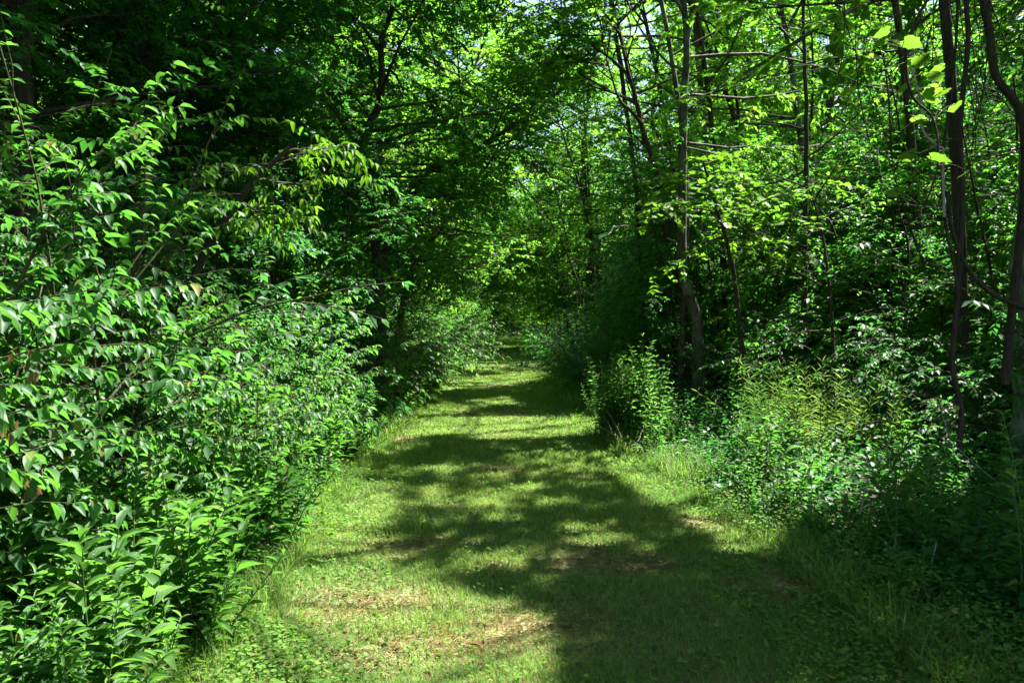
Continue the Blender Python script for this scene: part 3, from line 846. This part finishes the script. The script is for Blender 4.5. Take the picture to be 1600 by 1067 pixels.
rng = np.random.default_rng(71)
for x, y, h in [(-2.5, 11.6, 3.9), (-3.3, 10.8, 4.6), (-4.6, 9.6, 5.2)]:
    b = on(x, y)
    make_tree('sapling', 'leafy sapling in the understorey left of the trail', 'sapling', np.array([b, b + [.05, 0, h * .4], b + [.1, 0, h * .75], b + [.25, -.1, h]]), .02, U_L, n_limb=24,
              limb=1.5, c0=.12, subs=6, twigs=5, nleaf=14, leaf=.075, wr=.55, mat='deep_leaf', elev=(-8, 35), twig_len=.34, sides=6, r1=.006)  # these saplings carry their shade in the dark leaf colour
rng = np.random.default_rng(26)
ARCH = 'saplings leaning over the trail in the distance'
for i in range(34):
    sd = 1 if i % 2 else -1
    y = 23 + 44 * i / 34 + rng.uniform(-1, 1); x = (edge_r(y) if sd > 0 else edge_l(y)) + sd * rng.uniform(.7, 1.8)
    b = on(x, y); h = rng.uniform(6, 10.5); k = rng.uniform(.3, .5)
    pts = np.array([b, b + [-sd * .05 * h, .1, h * .35], b + [-sd * k * .45 * h, .2, h * .68], b + [-sd * k * h, rng.normal(0, .5), h * .9]])
    make_tree('sapling', 'sapling leaning over the far part of the trail', 'sapling', pts, .032, ARCH, r1=.008, n_limb=26, limb=2.2, c0=.3, subs=6, twigs=5, nleaf=14, leaf=.11, wr=.55,
              mat=['canopy_leaf', 'tree_leaf'][i // 2 % 2], elev=(-20, 40), sides=6)

rng = np.random.default_rng(27)
for i in range(34):
    y = rng.uniform(9.5, 18); a = rng.uniform(1230, 1580); x = (a - CX) / F_PX * y
    if blocks_view(x, y, .5): continue
    b = on(x, y); h = rng.uniform(3., 6.5)
    pts = np.array([b, b + [rng.normal(0, .15), 0, h * .4], b + [rng.normal(0, .3), rng.normal(0, .2), h * .75], b + [-.4, rng.normal(0, .3), h]])
    make_tree('sapling', 'leafy sapling in the understorey right of the trail', 'sapling', pts, .02, U_R, n_limb=24, limb=rng.uniform(1.2, 1.9), c0=.1, subs=6, twigs=5, nleaf=14,
              leaf=.07, wr=.58, mat=['tree_leaf', 'canopy_leaf', 'deep_leaf'][i % 3], elev=(-8, 30), twig_len=.34, sides=6, r1=.006)

rng = np.random.default_rng(28)
# ---- far copies: prototypes stand in the wood themselves, the rest are copies of them
protos = []
for i in range(4):
    y, x = 67 + i * 4.2, [-6.5, 6.8, -5.2, 5.6][i]
    h = rng.uniform(13, 17); b = on(x, y)
    pts = np.array([b, b + [.1, .2, h * .3], b + [-.3, .3, h * .65], b + [.4, 0, h]])
    r, _ = make_tree('broadleaf_tree', LAB_R if x > 0 else LAB_L, 'tree', pts, .15, WOOD_R if x > 0 else WOOD_L, n_limb=28, limb=4.2, c0=.13, subs=7, twigs=5, nleaf=12, leaf=.17,
                     wr=.55, mat='canopy_leaf', cull=False, sides=7, twig_mesh=False)
    protos.append(r)
for i in range(58):
    y = 66 + 70 * (i / 58) + rng.uniform(-2, 2); sd = 1 if i % 2 else -1
    off = rng.uniform(2.4, 3.4) if i % 4 < 2 else 3 + abs(rng.normal(0, 5))
    if i >= 52: off = -2.2 + .8 * (i - 52); y = rng.uniform(112, 122)
    x = edge_r(y) + off if sd > 0 else edge_l(y) - off
    copy_thing(protos[i % 4], on(x, y), rng.uniform(0, 6.28), rng.uniform(.8, 1.15), LAB_R if sd > 0 else LAB_L, WOOD_R if sd > 0 else WOOD_L)
for i in range(26):
    y = 6 + 40 * (i / 26); sd = 1 if i % 2 else -1
    x = sd * (19 + rng.uniform(0, 7)) + (0 if sd > 0 else 2)
    copy_thing(protos[i % 4], on(x, y), rng.uniform(0, 6.28), rng.uniform(.9, 1.2), LAB_R if sd > 0 else LAB_L, WOOD_R if sd > 0 else WOOD_L)

for i in range(16):                                     # crowns that close the wood behind the nearer trees on the right
    y = 22 + 1.9 * i + rng.uniform(-.8, .8); x = 9.5 + rng.uniform(0, 4) + (4 if i % 2 else 0)
    copy_thing(protos[i % 4], on(x, y), rng.uniform(0, 6.28), rng.uniform(.95, 1.25), LAB_R, WOOD_R)
for x, y in [(8.2, 44), (9.5, 52), (7.6, 57), (11, 47), (6.6, 62), (4.8, 49), (5.2, 56)]:
    copy_thing(protos[int(y) % 4], on(x, y), rng.uniform(0, 6.28), rng.uniform(1.15, 1.3), LAB_R, WOOD_R)
for i in range(8):
    y = 72 + 5.5 * i; sd = 1 if i % 2 else -1
    x = (edge_r(y) if sd > 0 else edge_l(y)) + sd * rng.uniform(1.2, 2.0)
    copy_thing(protos[i % 4], on(x, y), rng.uniform(0, 6.28), rng.uniform(1.05, 1.25), LAB_R if sd > 0 else LAB_L, WOOD_R if sd > 0 else WOOD_L)


def make_far_wood():
    n = 360000
    sd = rng.random(n)
    y = np.where(sd < .8, rng.uniform(-5, 140, n), rng.uniform(136, 150, n))
    x = np.where(sd < .4, rng.uniform(26, 38, n), np.where(sd < .8, -rng.uniform(24, 36, n), rng.uniform(-36, 38, n)))
    z = rng.random(n) * 17
    k = vnoise(x + y * .7, z + y * .3, .35, 41) + .35 * rng.random(n) > .5
    x, y, z = x[k], y[k], z[k]; n = len(x)
    d = unit(rng.normal(0, 1, (n, 3)) * [1, 1, .4])
    g = Geo(); leaves(g, T_DIAMOND, np.stack([x, y, z], 1), d, np.array([0, 0, 1.]) + rng.normal(0, .5, (n, 3)), .3 + .25 * rng.random(n), .6)
    tag(g.build('far_wood', M['tree_leaf']), 'mass of leaves of the wood beyond the nearer trees', 'wood', kind='stuff')


make_far_wood()

rng = np.random.default_rng(29)
# ---- bushes
B = {}
make_bush('honeysuckle_bush', 'largest bush, filling the left border with long arching leafy branches', 'bush', on(-2.62, 3.3), limit=(-1.3, 2.35), stems=76, length=3.15, lean=(.10, .0), twigs=20, nleaf=14, leaf=.08, twig_len=.42, arch=.55, spread=.42)
make_bush('honeysuckle_bush', 'arching bush beside the largest left bush, its branch tips hanging towards the trail', 'bush', on(-2.55, 4.9), limit=(-1.42, 2.35), stems=60, length=2.8, lean=(.11, -.05), twigs=19, nleaf=14, leaf=.066, twig_len=.42, arch=.55, spread=.42)
make_bush('dogwood_bush', 'bright pale leaved bush on the left where the trail narrows, in full sun', 'bush', on(-2.75, 9.2), limit=(-1.5, 2.35), stems=46, length=2.3, lean=(.16, -.1), twigs=13, nleaf=14, leaf=.08, twig_len=.42, arch=.6, spread=.5)
make_bush('round_bush', 'low dark bush between the arching left bush and the pale sunlit one', 'bush', on(-2.8, 6.7), limit=(-1.5, 2.35), stems=38, length=1.5, lean=(.15, -.1), twigs=13, nleaf=14, leaf=.07, twig_len=.4, arch=.6, spread=.5)
rng = np.random.default_rng(30)
bl, br = 'bushes lining the left side of the trail', 'bushes lining the right side of the trail'
ll, lr = 'leafy green bush lining the left side farther along the trail', 'shaded leafy bush lining the right side of the trail'
pb = []
for i in range(4):
    y = [12.2, 9.4, 15.0, 13.0][i]; sd = [-1, 1, -1, 1][i]
    x = edge_l(y) - 1.0 if sd < 0 else edge_r(y) + [0, 5.0, 0, 3.6][i]
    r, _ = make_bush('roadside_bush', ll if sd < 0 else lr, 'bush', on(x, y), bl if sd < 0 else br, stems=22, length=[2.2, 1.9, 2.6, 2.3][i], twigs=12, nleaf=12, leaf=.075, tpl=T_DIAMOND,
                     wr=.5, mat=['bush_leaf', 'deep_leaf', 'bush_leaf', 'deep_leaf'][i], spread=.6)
    pb.append(r)
for i in range(96):
    sd = 1 if i % 2 else -1
    u = i / 96
    y = (13.5 if sd < 0 else 7.5) + (70 if sd < 0 else 76) * u ** 1.4 + rng.uniform(-.6, .6)
    off = rng.uniform(.5, 1.2) if i % 4 < 2 else rng.uniform(1.4, 5.5)
    if sd > 0 and y < 15: off += 3.0
    x = edge_l(y) - off if sd < 0 else edge_r(y) + off
    src = pb[(0 if i % 4 < 2 else 2)] if sd < 0 else pb[1 if i % 4 < 2 else 3]
    copy_thing(src, on(x, y), rng.uniform(0, 6.28), rng.uniform(.75, 1.3), ll if sd < 0 else lr, bl if sd < 0 else br)
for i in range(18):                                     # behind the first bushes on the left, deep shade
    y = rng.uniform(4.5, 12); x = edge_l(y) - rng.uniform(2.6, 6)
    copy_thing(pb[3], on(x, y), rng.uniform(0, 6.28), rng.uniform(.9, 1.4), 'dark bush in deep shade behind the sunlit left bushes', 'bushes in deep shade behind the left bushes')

for i in range(7):
    y = 116 + rng.uniform(0, 8)
    copy_thing(pb[i % 4], on(-3 + i * .95, y), rng.uniform(0, 6.28), rng.uniform(1.3, 2.0), 'dark bush closing off the far end of the trail', 'bushes at the far end of the trail')

rng = np.random.default_rng(31)
# ---- weeds along the edges
hl, hr = 'tall weeds along the left edge of the trail', 'tall weeds along the right edge of the trail'
tl, tr_ = 'leafy upright weed crowding the left edge of the trail', 'leafy upright weed crowding the right edge of the trail'
hp = []
for i in range(6):
    y = [3.5, 4.4, 5.4, 10.6, 6.5, 7.4][i]; sd = -1 if i < 3 else 1
    x = edge_l(y) - .45 if sd < 0 else edge_r(y) + [0, 0, 0, .4, .5, .6][i]
    hp.append(make_herb('tall_weed', tl if sd < 0 else tr_, 'weed', on(x, y), hl if sd < 0 else hr, stems=[5, 4, 5, 5, 4, 5][i], height=[.75, .85, .65, 1.15, .7, .9][i],
                        nodes=[10, 11, 9, 15, 10, 12][i], leaf=[.17, .14, .15, .12, .12, .11][i], wr=[.28, .3, .36, .22, .34, .3][i], lean=(.12 if sd < 0 else -.08, -.1)))
h2 = []
for i in range(3):
    y = [3.9, 6.0, 7.6][i]
    h2.append(make_herb('tall_weed', tl, 'weed', on(edge_l(y) - .5, y), hl, stems=[6, 7, 5][i], height=[.7, .6, .95][i], nodes=[14, 12, 16][i], leaf=[.10, .075, .13][i],
                        wr=[.2, .5, .16][i], lean=(.15, -.05), mat=['herb_leaf', 'bush_leaf', 'herb_leaf'][i], tpl=[T_LANCE, T_OVATE, T_LANCE][i], spread=.35, per=[2, 2, 3][i]))
for i in range(190):
    y = 2.7 + 13 * (i / 190) ** 1.35 + rng.uniform(-.2, .2)
    x = edge_l(y) - .12 - rng.uniform(0, 1) ** 1.1 * 1.25
    copy_thing((hp[:3] + h2)[int(rng.integers(0, 6))], on(x, y), rng.uniform(-1.4, 1.4), rng.uniform(.5, 1.15), tl, hl, (rng.normal(0, .12), rng.normal(.06, .12)))
for i in range(120):
    if i < 34: y = rng.normal(10.6, .7); x = edge_r(y) + .05 + abs(rng.normal(0, .33)); sc = rng.uniform(.7, 1.1)
    else: y = 3.4 + 12 * ((i - 34) / 86) + rng.uniform(-.3, .3); x = edge_r(y) + .1 + rng.uniform(0, 1) ** 1.2 * 1.8; sc = rng.uniform(.4, .95) * (.6 if y > 6 and x < edge_r(y) + .5 else 1)
    if y < 13.9 and 1045 < CX + F_PX * x / y < 1135: sc *= .42
    copy_thing(hp[3 + (0 if i < 34 else i % 3)], on(x, y), rng.uniform(0, 6.28), sc, tr_, hr)
for i in range(70):
    y = 15.5 + 30 * (i / 70) ** 1.2; x = edge_l(y) - rng.uniform(-.05, .8)
    copy_thing(hp[i % 3], on(x, y), rng.uniform(0, 6.28), rng.uniform(.9, 1.6), tl, hl)

rng = np.random.default_rng(32)
# feathery yellowing goldenrod on the right
gp = make_herb('goldenrod', 'yellowing feathery goldenrod among the dark right hand weeds', 'weed', on(3.35, 8.6), 'yellowing goldenrod plants right of the trail', stems=8, height=1.15, nodes=15, leaf=.13,
               wr=.05, mat='goldenrod', tpl=T_DIAMOND, per=3, spread=.55, stem_mat='goldenrod')
for i in range(8):
    a, b = [(3.35, 8.6), (2.35, 8.0), (3.7, 8.4)][[0, 0, 0, 1, 2][i % 5]]
    x, y = a + rng.normal(0, .28), b + rng.normal(0, .3)
    copy_thing(gp, on(x, y), rng.uniform(0, 6.28), rng.uniform(.55, 1.12) * (.7 if i % 5 == 3 else 1), None, None, (rng.normal(0, .2), rng.normal(0, .2)))

rng = np.random.default_rng(33)
# small white daisies at the lower left
for i, (a, b) in enumerate([(150, 842), (192, 858)]):
    q = at(a, b, 3.5 + .1 * i); g = Geo(); base = on(q[0] - .05, q[1] + .05)
    st = np.repeat(base[None], 4, 0); d = np.stack([rng.normal(0, .2, 4), rng.normal(0, .2, 4), np.ones(4)], 1)
    P = grow(st, d, np.full(4, max(.3, q[2] - base[2])), 5, np.zeros(3), .1); tubes(g, P, np.linspace(.002, .001, 5)[None], 4)
    r = thing('daisy_plant', base, ['upper of the two small white daisy plants among the lower left weeds', 'lower of the two small white daisy plants among the lower left weeds'][i], 'flower')
    g.build('stem', M['green_stem'], r, base)
    for tp in P[:, -1]:
        f = Geo(); n = 16; az = np.arange(n) / n * 6.283
        leaves(f, T_DIAMOND, np.repeat(tp[None], n, 0), np.stack([np.cos(az), np.sin(az), np.full(n, .2)], 1), np.array([0, 0, 1.]), .010, .3)
        h = f.build('flower_head', M['petal'], r, base)
        c = Geo(); az = np.arange(8) / 8 * 6.283; ring = tp + np.stack([np.cos(az) * .0035, np.sin(az) * .0035, np.full(8, .003)], 1)
        c.add(np.vstack([ring, tp + [0, 0, .006]]), np.array([(j, (j + 1) % 8, 8) for j in range(8)]))
        c.build('flower_centre', M['flower_centre'], h)


rng = np.random.default_rng(34)
# ---- vines on the right
def stem_thing(name, label, cat, P, r0, r1, mat, group=None, part='stem', sides=7):
    g = Geo(); tubes(g, catmull(P, 30), np.linspace(r0, r1, 30), sides)
    o = g.build(name, M[mat], None, P[0], smooth=True); o.location = tuple(float(v) for v in P[0])
    return tag(o, label, cat, group)


def vp(pts, Y): return np.array([at(a, b, Y + (c[0] if c else 0)) for a, b, *c in pts])


stem_thing('woody_vine', 'thick dark vine swinging down in a bend beside the pale trunk at the right border', 'vine',
           vp([(1522, -120), (1529, 0), (1539, 50), (1549, 118), (1572, 150), (1590, 178), (1598, 236), (1596, 330), (1585, 440), (1570, 600)], 5.6), .026, .03, 'vine_bark')
stem_thing('woody_vine', 'dark upright vine stem nearest left of the thick bent vine', 'vine',
           vp([(1500, -100), (1504, 20), (1507, 55), (1505, 100), (1496, 200), (1501, 300), (1500, 370), (1494, 480), (1488, 570), (1503, 640), (1500, 700)], 5.4), .016, .02, 'vine_bark')
stem_thing('woody_vine', 'dark vine branch sagging from the upright vine towards the right border', 'vine',
           vp([(1478, 300), (1484, 355), (1505, 410), (1532, 445), (1570, 470), (1640, 495)], 5.3), .014, .018, 'vine_bark')
stem_thing('woody_vine', 'thin straight vine hanging left of the dark upright vine, above its bend', 'vine',
           vp([(1488, -80), (1490, 20), (1486, 100), (1478, 180), (1470, 240), (1472, 330), (1490, 420), (1496, 470)], 5.2), .009, .009, 'vine_bark')
stem_thing('bare_branch', 'pale crooked bare branch curling under the bright grape leaves', 'branch',
           vp([(1420, 110), (1432, 150), (1437, 172), (1434, 190), (1442, 212), (1462, 230), (1470, 236), (1470, 270), (1473, 340)], 4.6), .006, .008, 'dead_wood')
for i in range(15):
    x0 = rng.uniform(1310, 1560); y0 = rng.uniform(-60, 30); dx = rng.normal(0, 35); ln = rng.uniform(150, 420)
    pts = [(x0 + dx * t + 26 * math.sin(3 * t + i) * t, y0 + ln * t) for t in np.linspace(0, 1, 7)]
    stem_thing('hanging_vine', 'thin bare vine dangling in the tangle at the upper right', 'vine', vp(pts, rng.uniform(4.8, 7.5)), .004, .003, 'vine_bark', 'thin vines dangling at the upper right', sides=5)
for i in range(9):
    x0 = rng.uniform(1370, 1500); y0 = rng.uniform(60, 220); ex = x0 + rng.uniform(60, 170); ey = y0 - rng.uniform(60, 170)
    pts = [(x0 + (ex - x0) * t, y0 + (ey - y0) * t - 22 * math.sin(3.14 * t)) for t in np.linspace(0, 1, 6)]
    stem_thing('slanting_vine', 'thin dark vine slanting up to the right through the vine tangle', 'vine', vp(pts, rng.uniform(4.6, 6.5)), .004, .003, 'vine_bark', 'thin vines slanting through the tangle', sides=5)

rng = np.random.default_rng(35)
# grape vine with big glowing leaves
root_pt = at(1462, 60, 4.1)
r = thing('grape_vine', at(1405, 20, 4.0), 'grape vine with large round leaves glowing yellow green in the sun at the upper right', 'vine')
g = Geo()
main = vp([(1560, -160), (1500, -60), (1440, 10), (1412, 80), (1420, 150), (1455, 190), (1462, 260), (1440, 330)], 4.0)
tubes(g, catmull(main, 30), np.linspace(.009, .004, 30), 6)
c = Geo()
sites = [(1385, 52, 30), (1408, 68, 34), (1392, 72, 30), (1422, 70, 26), (1402, 105, 40), (1432, 92, 34), (1418, 132, 40), (1448, 118, 36), (1462, 140, 34), (1478, 146, 36), (1440, 158, 34), (1428, 186, 28),
         (1490, 165, 30), (1415, 240, 36), (1450, 246, 38), (1420, 184, 36), (1165, 22, 22), (1180, 40, 22), (1395, 298, 32), (1380, 68, 26), (1370, 50, 24), (1470, 108, 30), (1510, 270, 26)]
for a, b, s in sites:
    q = at(a, b, 4.0 + rng.uniform(-.25, .25))
    az = rng.uniform(0, 6.28)
    leaves(c, T_GRAPE, q[None], np.array([[math.cos(az), math.sin(az), -.35]]), np.array([[rng.normal(0, .25) - .1, rng.uniform(.0, .3), 1.]]), s / F_PX * 4 * .85, .95)
    n = main[np.argmin(np.linalg.norm(main - q, axis=1))]
    tubes(g, catmull(np.array([n, (n + q) / 2 + [0, 0, .02], q]), 6), np.full(6, .002), 4)
g.build('stem', M['vine_bark'], r, r.location, smooth=True)
c.build('foliage', M['grape_leaf'], r, r.location)

rng = np.random.default_rng(36)
# dead sticks in the right undergrowth and dry stalks by the trail
SK = [([(1346, 805), (1375, 755), (1420, 712)], 5.2, .005), ([(1403, 832), (1418, 885), (1434, 930)], 4.6, .005), ([(1440, 970), (1475, 925), (1512, 872)], 4.4, .006),
      ([(1505, 996), (1555, 997), (1620, 992)], 4.0, .005), ([(1255, 860), (1300, 900), (1345, 928), (1390, 945)], 5.0, .004), ([(1450, 950), (1510, 946), (1600, 949)], 4.4, .004),
      ([(1466, 620), (1500, 690), (1560, 740), (1620, 780)], 5.6, .005), ([(1385, 750), (1440, 690), (1500, 640)], 6.0, .007)]
SL = ['short leaning stick at the foot of the goldenrod', 'pale upright stalk among the dark lower right weeds', 'green stick slanting up out of the dark lower right corner',
      'yellowish stick lying flat at the lower right border', 'thin stick on the ground along the right trail edge', 'grey stick lying flat above the yellowish one at the right border',
      'long fallen twig sloping down to the right border below the vines', 'dark stick propped against the foot of the upright vine']
for (pts, Y, rr), lb in zip(SK, SL):
    P = vp(pts, Y); P[:, 1] += np.linspace(0, .3, len(P))
    stem_thing('dead_stick', lb, 'stick', P, rr, rr * .6, 'dead_wood' if 'dark' not in lb[:5] else 'bark', sides=6)
for i in range(9):
    b = on(1.35 + rng.uniform(-.1, .7), 10.0 + rng.uniform(-.4, .5)); h = rng.uniform(.35, .75)
    P = grow(b[None], np.array([[rng.normal(-.1, .4), rng.normal(0, .3), 1.]]), np.array([h]), 6, np.array([rng.normal(-.2, .6), 0, -.5]), .3)[0]
    stem_thing('dry_stalk', 'dry bent pale stalk in front of the sunlit weeds right of the trail', 'stalk', P, .004, .002, 'dead_wood', 'dry stalks right of the trail', sides=5)

rng = np.random.default_rng(37)
# withered brown leaves caught in the left bush
for i, (a, b) in enumerate([(38, 560), (18, 668), (26, 742)]):
    q = at(a, b, 2.9); n = 7; g = Geo()
    leaves(g, T_OVATE, q + rng.normal(0, .035, (n, 3)), np.stack([rng.normal(0, .4, n), rng.normal(0, .4, n), -np.ones(n)], 1), rng.normal(0, 1, (n, 3)), .03 + .035 * rng.random(n), .4)
    tubes(g, np.array([q + [-.25, .1, .12], q + [-.1, .03, .06], q]), np.array([.004, .003, .002]), 5)
    o = g.build('withered_spray', M['brown_leaf'], None, q); o.location = tuple(q)
    tag(o, ['withered brown leaves caught in the left bush, uppermost of three', 'withered brown leaves caught in the left bush, middle one of three', 'withered brown leaves caught in the left bush, lowest of three'][i], 'dead leaves')

# ------------------------------------------------------------------ light and camera
w = bpy.data.worlds.new('World'); SC.world = w; w.use_nodes = True
nt = w.node_tree
sky = nt.nodes.new('ShaderNodeTexSky'); sky.sky_type = 'NISHITA'; sky.sun_disc = False
sky.sun_elevation = SUN_EL; sky.sun_rotation = SUN_AZ; sky.air_density = 1.0; sky.dust_density = 1.5
nt.links.new(sky.outputs[0], nt.nodes['Background'].inputs['Color'])
nt.nodes['Background'].inputs['Strength'].default_value = .055
sd = bpy.data.lights.new('sun', 'SUN'); sd.energy = 5.0; sd.angle = R(.53); sd.color = (1, .96, .90)
so = bpy.data.objects.new('sun', sd); COL.objects.link(so)
from mathutils import Vector
so.rotation_euler = Vector((-S[0], -S[1], -S[2])).to_track_quat('-Z', 'Y').to_euler()

cd = bpy.data.cameras.new('camera'); cd.lens = 28; cd.sensor_width = 36; cd.clip_start = .05; cd.clip_end = 2000
co = bpy.data.objects.new('camera', cd); COL.objects.link(co)
co.location = (0, 0, EYE)
co.rotation_euler = (R(90) - math.atan((533.5 - HOR) / F_PX), 0, 0)
SC.camera = co
SC.view_settings.view_transform = 'Standard'; SC.view_settings.look = 'None'
SC.view_settings.exposure = 2.6; SC.view_settings.gamma = 1
SC.view_settings.use_curve_mapping = False
c = SC.cycles
c.use_denoising = True; c.denoiser = 'OPENIMAGEDENOISE'; c.denoising_input_passes = 'RGB_ALBEDO_NORMAL'; c.denoising_prefilter = 'ACCURATE'
c.max_bounces = 5; c.diffuse_bounces = 3; c.glossy_bounces = 2; c.transmission_bounces = 4; c.transparent_max_bounces = 4
c.caustics_reflective = False; c.caustics_refractive = False
c.sample_clamp_indirect = 6
print('FACES', sum(len(o.data.polygons) for o in SC.objects if o.type == 'MESH'), 'OBJECTS', len(SC.objects))
